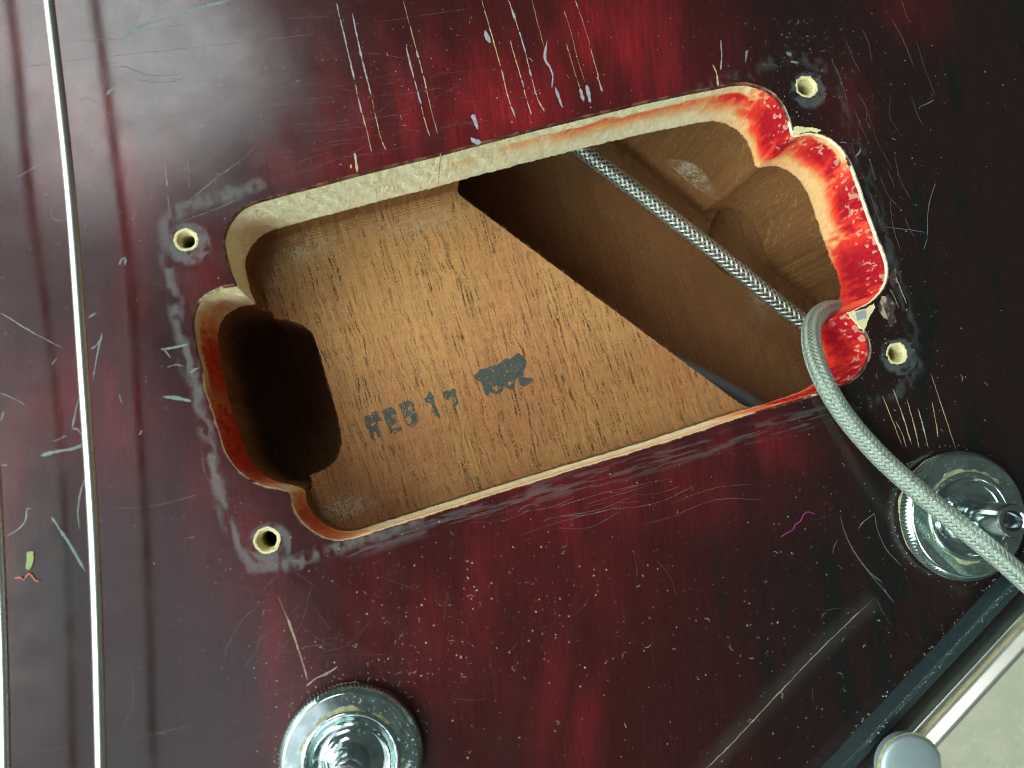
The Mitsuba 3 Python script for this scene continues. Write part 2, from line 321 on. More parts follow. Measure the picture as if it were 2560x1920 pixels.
scene['brown_wear'] = {'type': 'principled', 'base_color': rgb(.22, .155, .11), 'roughness': .7}
def scuff_colour(p, nn, uv):
    q = p * S; return mix((.030, .018, .016), (.30, .22, .16), smoothstep(.42, .68, fbm(q.x * 1.8 + q.y * .4, q.y * .9, 3.0, 4)))
scene['scuffed'] = {'type': 'principled', 'base_color': proc(scuff_colour), 'roughness': .6}
scene['fibre'] = {'type': 'principled', 'base_color': rgb(.50, .33, .17), 'roughness': .8}
scene['magenta'] = {'type': 'principled', 'base_color': rgb(.26, .02, .14), 'roughness': .7}
scene['green_chip'] = {'type': 'principled', 'base_color': rgb(.22, .27, .10), 'roughness': .7}
scene['red_fluff'] = {'type': 'principled', 'base_color': rgb(.36, .10, .09), 'roughness': .8}

# ------------------------------------------------------------------ the cavity's outline, traced in photograph pixels
RIM = [(1100, 387), (1001, 411), (898, 437), (802, 463), (735, 480), (669, 498), (635, 507), (605, 522), (585, 543), (568, 571), (560, 602), (565, 631), (577, 678), (590, 708), (596, 714),
       (571, 716), (539, 723), (511, 739), (492, 764), (483, 795), (484, 821), (492, 875), (505, 922), (512, 973), (527, 1017), (546, 1077), (561, 1128), (587, 1169), (621, 1197), (653, 1212), (685, 1220), (722, 1227),
       (730, 1236), (732, 1264), (745, 1292), (764, 1314), (789, 1333), (818, 1347), (849, 1351), (881, 1346), (938, 1327), (1100, 1277), (1270, 1223), (1435, 1172), (1570, 1132), (1700, 1092), (1790, 1062), (1877, 1033), (1945, 1013), (2016, 992), (2062, 977),
       (2105, 962), (2130, 950), (2151, 931), (2168, 904), (2175, 876), (2170, 847), (2150, 812), (2122, 782), (2143, 771), (2175, 756), (2203, 728), (2218, 695), (2217, 660), (2206, 626), (2194, 600), (2168, 530), (2143, 454), (2124, 405), (2105, 374), (2073, 347), (2042, 335), (2016, 334), (1990, 341),
       (1981, 338), (1978, 320), (1969, 290), (1956, 261), (1934, 236), (1902, 218), (1865, 209), (1827, 212), (1779, 222), (1732, 231), (1606, 258), (1480, 289), (1353, 320), (1227, 353)]
STEP = .16
rim = gsmooth(resample(W2(RIM) * S, STEP), 2.2)
rim = gsmooth(resample(rim, STEP), 1.2)
if Polygon(rim).exterior.is_ccw is False: rim = rim[::-1]
NR = len(rim)
tan = np.roll(rim, -1, 0) - np.roll(rim, 1, 0); tan /= np.linalg.norm(tan, axis=1, keepdims=True)
outn = np.stack([tan[:, 1], -tan[:, 0]], 1)            # away from the cavity (counter-clockwise outline)
arc = np.r_[0, np.cumsum(np.linalg.norm(np.diff(rim, axis=0), axis=1))]
def s_at(x, y):
    p = W(*dp(x, y))[:2] * S; return float(arc[np.argmin(np.linalg.norm(rim - p, axis=1))])
PER = float(arc[-1])
def s_span(a, b):
    """Spans of arc length that run from point a to point b along the outline (counter-clockwise), split where they wrap."""
    a, b = s_at(*a), s_at(*b)
    return [(a, b)] if a < b else [(a, PER + 9), (-9, b)]
# counter-clockwise: bottom edge left to right, right ear upward, top edge right to left, left ear downward
STAIN = []
for a, b, d0, d1, m in [((1640, 910), (1690, 850), -.2, .9, .75), ((1690, 850), (1895, 640), -.2, .95, .88), ((1895, 640), (1905, 480), -.2, 1.0, .98), ((1905, 480), (1850, 360), -.2, .62, 1.0), ((1850, 360), (1745, 290), .05, .62, .9), ((1735, 290), (1655, 205), -.2, .78, 1.0), ((1660, 205), (1560, 180), .22, .55, .80), ((1560, 180), (1180, 262), .20, .42, .62), ((1180, 262), (1090, 290), .2, .36, .5), ((1020, 318), (985, 328), .32, .45, .5),
                        ((450, 620), (418, 690), .45, .9, .45), ((418, 690), (440, 860), .2, 1.2, .68), ((440, 860), (560, 1045), -.2, 1.2, .68), ((630, 1070), (760, 1160), -.2, 1.0, .55), ((760, 1160), (1640, 910), .0, .25, .45)]:
    STAIN += [(s0, s1, d0, d1, m) for s0, s1 in s_span(a, b)]
STAIN += [(s0, s1, -.6, 1.6, .33) for s0, s1 in s_span((1890, 760), (1620, 195))] + [(s0, s1, -.6, 1.6, .13) for s0, s1 in s_span((540, 560), (700, 1140))]
SHADE_SPANS = s_span((420, 680), (560, 1045)) + s_span((635, 1075), (700, 1150))  # wall spans that get painted shade
PALE = []
for a, b, m in [((545, 1050), (640, 1080), 1.0), ((640, 1080), (1640, 905), 1.0), ((1700, 830), (1850, 860), .5), ((1895, 700), (1840, 350), 1.0), ((1840, 350), (1700, 260), .9), ((500, 650), (425, 660), .7), ((430, 800), (545, 1050), .95)]:
    PALE += [(s0, s1, m) for s0, s1 in s_span(a, b)]

# ------------------------------------------------------------------ the guitar: lacquer, cap, core
GUITAR = 'electric_guitar'
labels[GUITAR] = dict(label='worn dark red sunburst guitar body with an open routed pickup cavity', category='guitar')
ang = np.linspace(0, 2 * np.pi, 160, endpoint=False)
body = Polygon(np.stack([30 + 195 * np.cos(ang) * (1 + .04 * np.cos(2 * ang)), 5 + 165 * np.sin(ang) * (1 + .05 * np.cos(3 * ang))], 1))
wear = (meshkit.fbm(np.c_[rim * 1.1, np.zeros(NR)], 4) - .5)
fine = (meshkit.noise(np.c_[rim * 4.0, np.ones(NR)]) - .5)
top_off = .26 + .22 * wear + .12 * fine
rim_top = rim + outn * top_off[:, None]
holes = [Point(*h).buffer(1.38, 24) for h in HOLES]
top_poly = body.difference(Polygon(rim_top).buffer(0)).difference(unary_union(holes))
lac = poly_sheet(top_poly, 0.0)
bl = np.array(body.exterior.coords)[:-1]
side = grid(np.array([np.c_[bl, np.zeros(len(bl))], np.c_[bl * 1.002, np.full(len(bl), -2.)]]))
v, f = join([lac, side])
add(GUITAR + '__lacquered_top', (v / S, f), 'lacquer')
# rounded edge of the finish round the opening
rows, dd = [], []
for o, z in ((1.0, 0.0), (.72, -.03), (.42, -.11), (.18, -.24), (.04, -.42), (0.0, -.62)):
    rows.append(np.c_[rim + outn * (top_off * o)[:, None], np.full(NR, z) + (fine * .05 * (1 - o))]); dd.append(np.full(NR, -z))
v, f = grid(np.array(rows)[::-1])
uvr = np.c_[np.tile(arc, len(rows)), np.concatenate(dd[::-1])]
add(GUITAR + '__cavity_edge', (v / S, f), 'rim_edge', smooth=True, uv=uvr)

ZC = -13.3                                             # joint of cap and core
M = 44
rows, uvw = [], []
for k, d in enumerate(np.linspace(0, 1, M)):
    z = -.60 + d * (ZC + .60)
    n = meshkit.fbm(np.c_[rim * .8, np.full(NR, z * .8)], 3, seed=4) - .5
    n2 = meshkit.noise(np.c_[rim * 2.6, np.full(NR, z * 2.6)], seed=9) - .5
    off = .22 * n + .07 * n2
    off = off * min(1, d * 12)
    zz = np.full(NR, z)
    if k >= M - 2: zz = zz + (meshkit.noise(np.c_[rim * 3.1, np.full(NR, 3.)], seed=2) - .5) * (.55 if k == M - 1 else .2)
    rows.append(np.c_[rim + outn * off[:, None], zz]); uvw.append(np.c_[arc, np.full(NR, d)])
# a lip under the joint so that the cap has a lower face
rows.append(np.c_[rim + outn * 1.2, np.full(NR, ZC + .05)]); uvw.append(np.c_[arc, np.full(NR, 1.05)])
wall = grid(np.array(rows)[::-1])
hole_cut = unary_union([Point(*h).buffer(1.33, 24) for h in HOLES])
cap_sheet = poly_sheet(body.difference(Polygon(rim + outn * 1.0).buffer(0)), ZC + .02)
v, f = join([wall, (cap_sheet[0], cap_sheet[1][:, ::-1])])
uvm = np.vstack([np.vstack(uvw[::-1]), np.tile([[-50., .5]], (len(cap_sheet[0]), 1))])
add(GUITAR + '__maple_cap', (v / S, f), 'maple', smooth=True, uv=uvm, label='cream wooden cap of the body stained red along the cavity wall')

# core: block minus routs
ZF = -19.3
P = lambda pts, z: Polygon(W2(pts, z / S) * S)
cav = Polygon(rim).buffer(0)
def rough(poly, amp, f=2.2, step=.2, seed=3):
    p = resample(np.array(poly.exterior.coords)[:-1], step)
    t = np.roll(p, -1, 0) - np.roll(p, 1, 0); t /= np.linalg.norm(t, axis=1, keepdims=True) + 1e-9
    n = meshkit.fbm(np.c_[p * f, np.zeros(len(p))], 3, seed=seed) - .5
    return Polygon(p + np.stack([t[:, 1], -t[:, 0]], 1) * (n * amp * 2)[:, None]).buffer(0)
cavr = rough(cav, .16)
e1 = W2([(1128, 474), (1869, 1024)], ZF / S) * S       # edge of the upper floor along the channel
e2a = W2([(1535, 370), (1893, 650)], -38 / S) * S      # foot of the channel's far side
dirv = (e1[1] - e1[0]) / np.linalg.norm(e1[1] - e1[0]); nrm = np.array([-dirv[1], dirv[0]])
if (e2a[0] - e1[0]) @ nrm < 0: nrm = -nrm
d2 = (e2a[1] - e2a[0]) / np.linalg.norm(e2a[1] - e2a[0])
chan = Polygon([e1[0] - dirv * 45, e1[1] + dirv * 60, e2a[1] + d2 * 60, e2a[0] - d2 * 45]).buffer(-.01)
chan = rough(chan, .12, 3.0)
right = cavr.intersection(Polygon([e1[0] - dirv * 45, e1[1] + dirv * 45, e1[1] + dirv * 45 + nrm * 70, e1[0] - dirv * 45 + nrm * 70]))
pitL = P([(669, 795), (716, 799), (757, 811), (780, 830), (792, 859), (799, 894), (808, 922), (815, 941), (827, 979), (843, 1033), (852, 1077), (856, 1109), (843, 1147), (811, 1175), (770, 1190)], ZF)
ear = Polygon(np.vstack([np.array(pitL.exterior.coords)[:-1], W2([(600, 716), (511, 739), (483, 795), (505, 922), (561, 1128), (621, 1197), (722, 1230)]) * S]))
pitL = unary_union([pitL.convex_hull, ear.convex_hull.intersection(Polygon(W2([(400, 716), (618, 714), (735, 1229), (700, 1300), (400, 1300)]) * S).buffer(.01))]).buffer(-.3).buffer(.3)
pitL = rough(pitL if pitL.geom_type == 'Polygon' else max(pitL.geoms, key=lambda g: g.area), .12)
ear_part = cavr.intersection(Polygon(W2([(400, 716), (618, 714), (735, 1229), (700, 1300), (400, 1300)]) * S))
cut = []
FIL = [(0, 2.2), (.25, 1.5), (.6, .95), (1.05, .5), (1.6, .18), (2.2, 0)]
def rout(poly, z0, z1, fillet=1.0):
    c = [prism(poly, z0 + 2.2 * fillet, z1)]
    for (a, oa), (b, ob) in zip(FIL[:-1], FIL[1:]):
        q = poly.buffer(-(oa + ob) / 2 * .8 * fillet)
        c.append(prism(q, z0 + a * fillet, z0 + b * fillet + .001))
    return c
cut += rout(cavr, ZF, ZC + 2, .75)
cut += rout(pitL, -35, ZC + 2, .8)
cut += rout(unary_union([ear_part.buffer(.001)]), -35, ZC + 2, .8)
cut += rout(chan, -38, ZC + 2, .3)
ear_line = W2([(1886, 421), (1752, 536)], -37 / S) * S
shelf = [W(1641, 379, -31 / S)[:2] * S, W(1782, 495, -31 / S)[:2] * S]
cut += rout(right.buffer(-.02), -37.2, ZC + 2, .5)
big = m3.Manifold.compose if False else None
core = prism(body.buffer(-.4), -52, ZC)
tool = m3.Manifold.batch_boolean(cut, m3.OpType.Add)
# the shelf left standing in the upper right corner, with a cutter's rounded hollow in it
cusp = rim[np.argmin(np.linalg.norm(rim - W(1981, 338)[:2] * S, axis=1))]
tl = W(1560, 250, -13 / S)[:2] * S
shelf_poly = Polygon([e2a[0] - d2 * 20, e2a[0] + d2 * ((cusp - e2a[0]) @ d2 + 0), cusp + np.array([.3, -.3]), cusp + np.array([6, 10]), tl + np.array([0, 14])])
block = prism(shelf_poly.intersection(cav.buffer(1.5)), -40, -28.4)
pc = W(1735, 430, -31 / S)[:2] * S
bowl = m3.Manifold.sphere(7.5, 64).scale([1, 1, .34]).translate([pc[0] + 1.2, pc[1] + .8, -28.0])
tool = tool - (block - bowl)
pe2 = W(1848, 604, -37 / S)[:2] * S
tool = tool + m3.Manifold.sphere(6.2, 64).scale([1, 1.15, .62]).translate([pe2[0], pe2[1], -36.4])
core = core - tool
v, f = vf(core)
tm = trimesh.Trimesh(v / S, f, process=True)
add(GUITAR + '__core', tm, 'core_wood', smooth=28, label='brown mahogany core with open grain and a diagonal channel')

# torn wood fibres along the sawn edge of the floor and round the left pit
fz = []
def fibre(x, y, z):
    a = rng.uniform(0, 6.3); L = rng.uniform(.12, .5); n = 5; tt = np.linspace(0, 1, n)
    th = a + rng.normal(0, .9) * tt
    p = np.cumsum(np.c_[np.cos(th), np.sin(th), rng.normal(.1, .35) * np.ones(n)] * L / n, 0) + [x, y, z]
    fz.append(tube(p, .014, 3, cap=False))
for _ in range(300):
    t_ = rng.uniform(-.02, 1.02); q = e1[0] + (e1[1] - e1[0]) * t_ + nrm * rng.normal(0, .07)
    if cav.contains(Point(*q)): fibre(q[0], q[1], ZF + .01)
pe_ = resample(np.array(pitL.exterior.coords)[:-1], .18)
for q in pe_:
    q = q + rng.normal(0, .06, 2)
    if cav.buffer(-.8).contains(Point(*q)): fibre(q[0], q[1], ZF + .01)
for _ in range(420):
    q = W(rng.uniform(700, 1850), rng.uniform(520, 1300), ZF / S)[:2] * S
    if cav.buffer(-1).contains(Point(*q)) and not chan.contains(Point(*q)) and not pitL.contains(Point(*q)) and not right.contains(Point(*q)): fibre(q[0], q[1], ZF + .015)
v, f = join(fz); add(GUITAR + '__wood_fibres', (v / S, f), 'fibre', kind='stuff')
# screw holes: raw wood collar, bore and frayed edge
for i, h in enumerate(HOLES):
    r0 = [1.50, 1.60, 1.54, 1.66][i]
    n = 48; th = np.arange(n) * 2 * np.pi / n
    rows = []
    for r, z in ((r0, .015), (r0 - .14, .05), (r0 - .34, -.03), (r0 - .5, -.35), (r0 - .58, -1.2), (1.08, -3.5), (1.0, -8.0), (.95, -12), (.02, -12.4)):
        j = (meshkit.noise(np.c_[np.cos(th) * 5.5 + i * 9, np.sin(th) * 5.5, np.full(n, z * .6)], seed=5) - .5) * ([.18, .34, .42, .16][i] if z > .0 else .14 if z > -3 else .04)
        rr = np.maximum(r + j, .01); rows.append(np.stack([h[0] + rr * np.cos(th), h[1] + rr * np.sin(th), np.full(n, z)], 1))
    v, f = grid(np.array(rows)[::-1])
    add(GUITAR + '__screw_hole', (v / S, f), 'raw_wood', smooth=40)

# date stamp on the floor of the cavity
zf8 = zoomer(850, 850, 3.687)
random.seed(3)
def ink(outer, inner=(), speck=0.0):
    p = Polygon(W2(zf8(outer), ZF / S) * S).buffer(0)
    p = p.buffer(.06, 2).buffer(-.06, 2)
    for h in inner: p = p.difference(Polygon(W2(zf8(h), ZF / S) * S))
    if p.geom_type != 'Polygon': p = max(p.geoms, key=lambda g: g.area)
    p = rough(p, .07, 5.0, .06, seed=len(outer)) 
    for h in inner:
        p = p.difference(Polygon(W2(zf8(h), ZF / S) * S).buffer(0))
    x0, y0, x1, y1 = p.bounds
    for _ in range(int(speck * (x1 - x0) * (y1 - y0))):
        c = Point(rng.uniform(x0, x1), rng.uniform(y0, y1)); r = rng.uniform(.02, .085)
        p = p.difference(affinity.rotate(affinity.scale(c.buffer(r, 2), 1, rng.uniform(1, 3)), 17))
    return p
STAMP = [
    ([(220, 712), (268, 690), (285, 700), (300, 660), (350, 655), (362, 700), (388, 725), (382, 748), (352, 752), (358, 800), (380, 880), (352, 900), (330, 850), (305, 842), (318, 915), (298, 925), (262, 850), (232, 770)], [[(285, 770), (320, 762), (325, 785), (292, 792)]], 9),
    ([(388, 655), (440, 620), (480, 618), (525, 670), (515, 690), (490, 685), (498, 712), (520, 740), (515, 770), (480, 800), (560, 800), (575, 825), (515, 862), (470, 845), (440, 790), (410, 740)], [[(470, 800), (500, 790), (540, 800), (500, 815)]], 9),
    ([(540, 590), (600, 565), (640, 558), (680, 590), (690, 640), (708, 680), (722, 740), (715, 775), (660, 808), (620, 790), (590, 720), (565, 650)], [[(610, 720), (640, 700), (660, 740), (650, 770), (630, 775)], [(622, 620), (650, 612), (655, 640), (632, 650)]], 12),
    ([(775, 545), (800, 520), (815, 480), (835, 478), (868, 520), (872, 580), (905, 650), (932, 715), (908, 728), (880, 690), (850, 620), (838, 585), (795, 572)], [], 4),
    ([(945, 480), (975, 470), (1010, 465), (1050, 440), (1068, 462), (1075, 520), (1092, 570), (1080, 600), (1060, 610), (1072, 680), (1062, 682), (1040, 610), (1048, 580), (1030, 520), (1012, 530), (1005, 552), (985, 550), (960, 520)], [], 7),
    ([(1235, 330), (1290, 275), (1400, 240), (1450, 230), (1500, 190), (1530, 165), (1560, 178), (1600, 150), (1640, 118), (1690, 150), (1718, 190), (1712, 250), (1690, 300), (1700, 345), (1760, 350), (1785, 375), (1750, 400), (1695, 432), (1655, 410), (1635, 350), (1618, 375), (1615, 430), (1570, 458), (1530, 440), (1510, 420), (1500, 470), (1440, 505), (1385, 480), (1360, 515), (1335, 500), (1320, 440), (1300, 385), (1245, 362)], [[(1405, 440), (1450, 415), (1480, 440), (1440, 475)], [(1545, 390), (1590, 375), (1600, 400), (1560, 420)]], 1.5),
]
for o, i, sp in STAMP:
    v, f = poly_sheet(ink(o, i, sp), ZF + .012)
    add(GUITAR + '__date_stamp__character', (v / S, f), 'ink')
labels[GUITAR + '__date_stamp'] = dict(label='dark ink date stamp reading FEB 17 with a smudged year')

# ------------------------------------------------------------------ cracks, chips and scratches in the finish
def ribbon(px, width, z=.006, taper=True, wob=.03, n=None, split=None):
    """A thin blade of bare wood or scratched lacquer that follows photograph pixels px on the top."""
    p = W2(px) * S
    L = np.linalg.norm(np.diff(p, axis=0), axis=1).sum()
    if width < .7: width = width * .78
    c = spline(p, max(6, int(L / .25))) if len(p) > 2 else resample(p, .25, False)
    n = len(c); s = np.linspace(0, 1, n)
    t = np.gradient(c, axis=0); t /= np.linalg.norm(t, axis=1, keepdims=True) + 1e-9; nn = np.stack([-t[:, 1], t[:, 0]], 1)
    seed = int(abs(p[0, 0] * 97 + p[0, 1] * 31)) % 9973
    w = width * (.55 + .9 * meshkit.noise(np.c_[s * L * .7, np.full(n, seed), np.zeros(n)]))
    w = w * (.6 + .8 * meshkit.noise(np.c_[s * L * 3, np.full(n, seed), np.ones(n)]))
    if taper: w = w * np.minimum(1, np.minimum(s, 1 - s) * 9 + .12)
    c = c + nn * ((meshkit.noise(np.c_[s * L * 1.6, np.full(n, seed), np.full(n, 4.)]) - .5) * wob * 2)[:, None]
    a, b = c + nn * w[:, None] / 2, c - nn * w[:, None] / 2
    return grid(np.array([np.c_[b, np.full(n, z)], np.c_[c, np.full(n, z + .01)], np.c_[a, np.full(n, z)]]), closed=False)
def mark(name, px, width, bsdf, **k):
    v, f = ribbon(px, width, **k); add(f'{GUITAR}__{name}', (v / S, f), bsdf)
zt = zoomer(700, 0, 2.765)
def crack(pts, pattern, w=.2, k=None):
    w = w * .72
    """Alternating runs of bare yellow wood and lifted grey lacquer along one crack: pattern is a list of (from, to, kind)."""
    pts = (k or zt)(pts); c = spline(np.array(pts, float), 200)
    for a, b, kind in pattern:
        q = c[int(a * 199):max(int(b * 199), int(a * 199) + 3)]
        q = q[::max(1, len(q) // 14)]
        if len(q) < 3: continue
        mark('finish_crack', [tuple(x) for x in q], w * {'y': .75, 'g': 1.35, 't': .4}[kind], {'y': 'crack_yellow', 'g': 'crack_grey', 't': 'crack_yellow'}[kind])
crack([(390, 20), (440, 230), (505, 510), (555, 740), (600, 900), (635, 1065)], [(0, .11, 'g'), (.11, .46, 'g'), (.46, .53, 'y'), (.53, .66, 'g'), (.66, .78, 'y'), (.76, 1, 't')], .24)
crack([(500, 90), (560, 380), (620, 620), (690, 930), (735, 1045)], [(0, .3, 'g'), (.28, .56, 'g'), (.55, .62, 't'), (.62, .82, 'y'), (.82, 1, 'y')], .22)
crack([(850, 0), (890, 150), (920, 260), (960, 410), (1000, 560), (1030, 700), (1095, 940)], [(0, .2, 't'), (.2, .3, 'y'), (.28, .44, 'y'), (.43, .5, 'g'), (.5, .56, 'y'), (.55, .62, 'g'), (.62, .75, 'y'), (.75, 1, 't')], .26)
crack([(870, 320), (920, 520), (965, 680), (1000, 830), (1040, 955)], [(0, .3, 'g'), (.3, .42, 'g'), (.42, .58, 'g'), (.58, .7, 't'), (.7, 1, 'y')], .25)
crack([(1395, 0), (1440, 160), (1530, 480), (1580, 680), (1630, 820)], [(0, .12, 't'), (.12, .28, 'y'), (.26, .5, 'y'), (.5, .6, 'y'), (.58, .84, 'y'), (.84, 1, 'g')], .25)
crack([(1580, 0), (1640, 180), (1690, 340), (1740, 540), (1780, 680), (1830, 775)], [(0, .07, 'y'), (.05, .16, 'g'), (.14, .25, 'y'), (.25, .44, 'g'), (.43, .54, 't'), (.53, .6, 'g'), (.6, .78, 'y'), (.76, .94, 'y'), (.92, 1, 'y')], .30)
crack([(1590, 280), (1650, 480), (1680, 585), (1700, 670), (1740, 800)], [(0, .16, 'y'), (.15, .4, 'y'), (.4, .58, 'g'), (.6, .8, 'y'), (.8, 1, 'y')], .26)
crack([(1740, 0), (1800, 230), (1830, 340)], [(0, 1, 't')], .2)
crack([(1965, 75), (2005, 200), (2060, 420), (2110, 570)], [(0, .15, 'y'), (.15, 1, 't')], .16)
crack([(1980, 300), (2005, 390), (2050, 540), (2075, 610)], [(0, .25, 'y'), (.25, .7, 't'), (.7, 1, 'y')], .2)
crack([(2040, 0), (2120, 230), (2170, 420), (2205, 545)], [(0, .1, 'y'), (.1, .5, 't'), (.5, 1, 'y')], .2)
crack([(2190, 530), (2205, 560), (2230, 640)], [(0, .5, 'y'), (.4, 1, 'g')], .4)
for q, w in (([(1900, 600), (1925, 670), (1952, 745)], .42), ([(2075, 610), (2085, 650), (2100, 700)], .45), ([(2118, 585), (2132, 640), (2145, 712)], .48), ([(1330, 790), (1345, 830), (1368, 895)], .5), ([(1845, 280), (1832, 400), (1868, 470), (1885, 530), (1878, 608)], .36), ([(1415, 210), (1430, 250), (1455, 298)], .5), ([(1320, 950), (1345, 975), (1390, 985)], .6)):
    mark('lifted_lacquer', zt(q), w, 'crack_grey')
for q, w in (([(515, 1055), (525, 1110), (535, 1190)], .42), ([(487, 1135), (490, 1150), (488, 1165)], .18)):
    mark('bare_chip', zt(q), w, 'crack_yellow')
z5 = zoomer(1700, 600, 3.16)
for q, w in (([(1600, 1230), (1680, 1430), (1755, 1625)], .1), ([(1680, 1170), (1760, 1390), (1830, 1620)], .13), ([(1790, 1250), (1845, 1450), (1890, 1645)], .15), ([(1880, 1330), (1925, 1490), (1962, 1645)], .15), ([(1980, 1050), (2080, 1350), (2180, 1659)], .08), ([(1990, 1280), (2015, 1400), (2040, 1560)], .11), ([(1700, 1430), (1750, 1520), (1790, 1640)], .1), ([(1700, 270), (1740, 380), (1790, 505)], .08), ([(1660, 390), (1690, 440), (1730, 540)], .08)):
    mark('finish_crack', z5(q), w, 'crack_yellow')
z4 = zoomer(1700, 100, 3.16)
for q, w in (([(320, 0), (328, 110), (322, 235)], .26),): mark('lifted_lacquer', z4(q), w, 'crack_grey')
mark('bare_chip', z4([(258, 195), (290, 270), (300, 365)]), .3, 'crack_yellow')
for q, w in (([(530, 80), (525, 120), (515, 180)], .3), ([(840, 110), (860, 105), (875, 125)], .5), ([(870, 170), (900, 175), (940, 180)], .5), ([(1430, 850), (1415, 890), (1385, 920)], .22), ([(2020, 1125), (1970, 1290), (1955, 1420), (1955, 1560)], .07), ([(1620, 1480), (1780, 1495), (1940, 1520)], .07), ([(1890, 545), (1900, 525), (1950, 505), (2010, 472)], .1), ([(1955, 1560), (1935, 1620), (1925, 1660)], .08)):
    mark('surface_scratch', z4(q), w, 'scratch_pale')
z7 = zoomer(0, 600, 2.212)
ZW = .72
for q, w in (([(565, 515), (548, 590), (535, 650), (515, 770)], .34), ([(500, 605), (530, 585), (560, 545)], .3), ([(458, 835), (430, 900), (400, 1042)], .3), ([(400, 1045), (430, 1045), (455, 1085)], .36), ([(222, 1195), (300, 1172), (400, 1155), (480, 1125)], .6), ([(490, 1290), (450, 1380), (432, 1500), (440, 1605)], .3), ([(285, 1530), (330, 1600), (375, 1665), (475, 1835)], .55), ([(35, 1640), (100, 1600), (140, 1550), (150, 1490), (175, 1485)], .22), ([(888, 605), (960, 595), (1050, 575)], .4), ([(890, 595), (920, 620), (945, 652)], .3), ([(898, 866), (980, 875), (1058, 892)], .65), ([(1050, 735), (1080, 715), (1105, 705)], .35), ([(0, 400), (180, 510), (350, 600)], .16), ([(0, 845), (80, 880), (145, 915)], .16), ([(925, 705), (970, 690), (1020, 700)], .18), ([(285, 690), (300, 672), (318, 650)], .2), ([(660, 850), (665, 880), (675, 908)], .2), ([(770, 1078), (778, 1065), (785, 1050)], .3), ([(288, 1115), (330, 1100), (370, 1082)], .22), ([(5, 1000), (12, 975), (20, 945)], .25), ([(0, 1248), (20, 1245), (42, 1245)], .3), ([(488, 432), (510, 415), (535, 402)], .3), ([(660, 140), (670, 110), (695, 98), (690, 140)], .4)):
    mark('surface_scratch', z7(q), w * ZW, 'scratch_pale')
z1 = zoomer(0, 0, 2.765)
mark('surface_scratch', z1([(835, 275), (930, 210), (1060, 148), (1250, 95), (1430, 42), (1600, 0)]), .42, 'scratch_pale')
for q, w in (([(430, 277), (600, 278), (810, 272)], .1), ([(120, 470), (420, 428), (1000, 365), (1600, 300), (2212, 232)], .1), ([(785, 468), (860, 460), (930, 485), (1010, 515), (1120, 525), (1240, 505)], .14), ([(880, 515), (1000, 560), (1150, 570), (1300, 530)], .1), ([(120, 1225), (280, 1130), (420, 1040)], .16), ([(1240, 1535), (1450, 1460), (1660, 1375)], .14), ([(1296, 1075), (1305, 1180), (1308, 1310)], .13), ([(1142, 1130), (1150, 1220), (1158, 1290)], .16), ([(1160, 1350), (1170, 1430), (1185, 1500)], .14), ([(1290, 1400), (1500, 1230), (1700, 1080), (1760, 1010)], .14), ([(895, 195), (940, 140), (985, 90)], .16), ([(730, 1660), (760, 1640), (800, 1600)], .0), ([(735, 660), (760, 630), (800, 600)], .45), ([(560, 870), (590, 830), (620, 795)], .28), ([(555, 880), (570, 930), (600, 965), (650, 1025)], .24), ([(430, 1385), (370, 1420), (355, 1490), (400, 1525), (465, 1515)], .14), ([(745, 1240), (742, 1290), (748, 1340)], .14), ([(755, 1130), (760, 1165), (755, 1200)], .14), ([(540, 715), (580, 680), (640, 690), (720, 760), (830, 830), (940, 860)], .12), ([(1580, 340), (1600, 360), (1620, 375)], .16), ([(1432, 240), (1432, 290), (1445, 322)], .16)):
    if w: mark('surface_scratch', z1(q), w, 'hairline' if w < .15 else 'scratch_pale')
z9 = zoomer(500, 1320, 2.765)
mark('finish_crack', z9([(540, 470), (570, 545), (610, 640)]), .09, 'brown_wear')
mark('finish_crack', z9([(600, 610), (640, 720), (690, 870), (745, 1050)]), .3, 'brown_wear')
mark('bare_chip', z9([(735, 1095), (800, 1040), (880, 1005), (950, 958)]), .34, 'brown_wear')
zA = zoomer(1760, 1320, 2.765)
mark('long_scratch', zA([(1180, 482), (900, 745), (700, 950), (420, 1245), (200, 1480), (20, 1659), (-150, 1830)]), .13, 'brown_wear', wob=.06)
zB = zoomer(1860, 1100, 3.16)
for q, w in (([(905, 705), (940, 650), (1035, 575)], .14), ([(760, 600), (800, 740), (880, 900), (1000, 1050), (1100, 1130)], .14), ([(1030, 580), (1060, 720), (1130, 870), (1240, 990)], .1), ([(850, 850), (960, 1010), (1100, 1180), (1190, 1290)], .1), ([(700, 900), (710, 850), (740, 790)], .1)):
    mark('surface_scratch', zB(q), w, 'hairline')
def patch(name, px, bsdf, z=.012, amp=.12):
    v, f = poly_sheet(rough(Polygon(W2(px) * S).buffer(0), amp, 3.0, .08), z); add(f'{GUITAR}__{name}', (v / S, f), bsdf)
patch('bare_patch', z5([(1315, 572), (1400, 560), (1470, 540), (1530, 500), (1545, 530), (1500, 600), (1470, 680), (1448, 715), (1400, 660), (1350, 610)]), 'raw_wood')
patch('bare_patch', z4([(884, 748), (900, 690), (930, 678), (990, 690), (1050, 688), (1112, 712), (1090, 732), (1030, 722), (960, 735), (905, 765)]), 'raw_wood')
patch('lifted_lacquer', z5([(1385, 575), (1470, 548), (1478, 610), (1400, 640)]), 'crack_grey', z=.02)
patch('scuff', z5([(1560, 520), (1590, 450), (1640, 440), (1700, 500), (1690, 570), (1710, 640), (1660, 690), (1640, 640), (1600, 610)]), 'scuffed', amp=.3)
patch('scuff', z5([(1655, 260), (1700, 230), (1720, 330), (1690, 380), (1650, 340)]), 'scuffed', amp=.25)
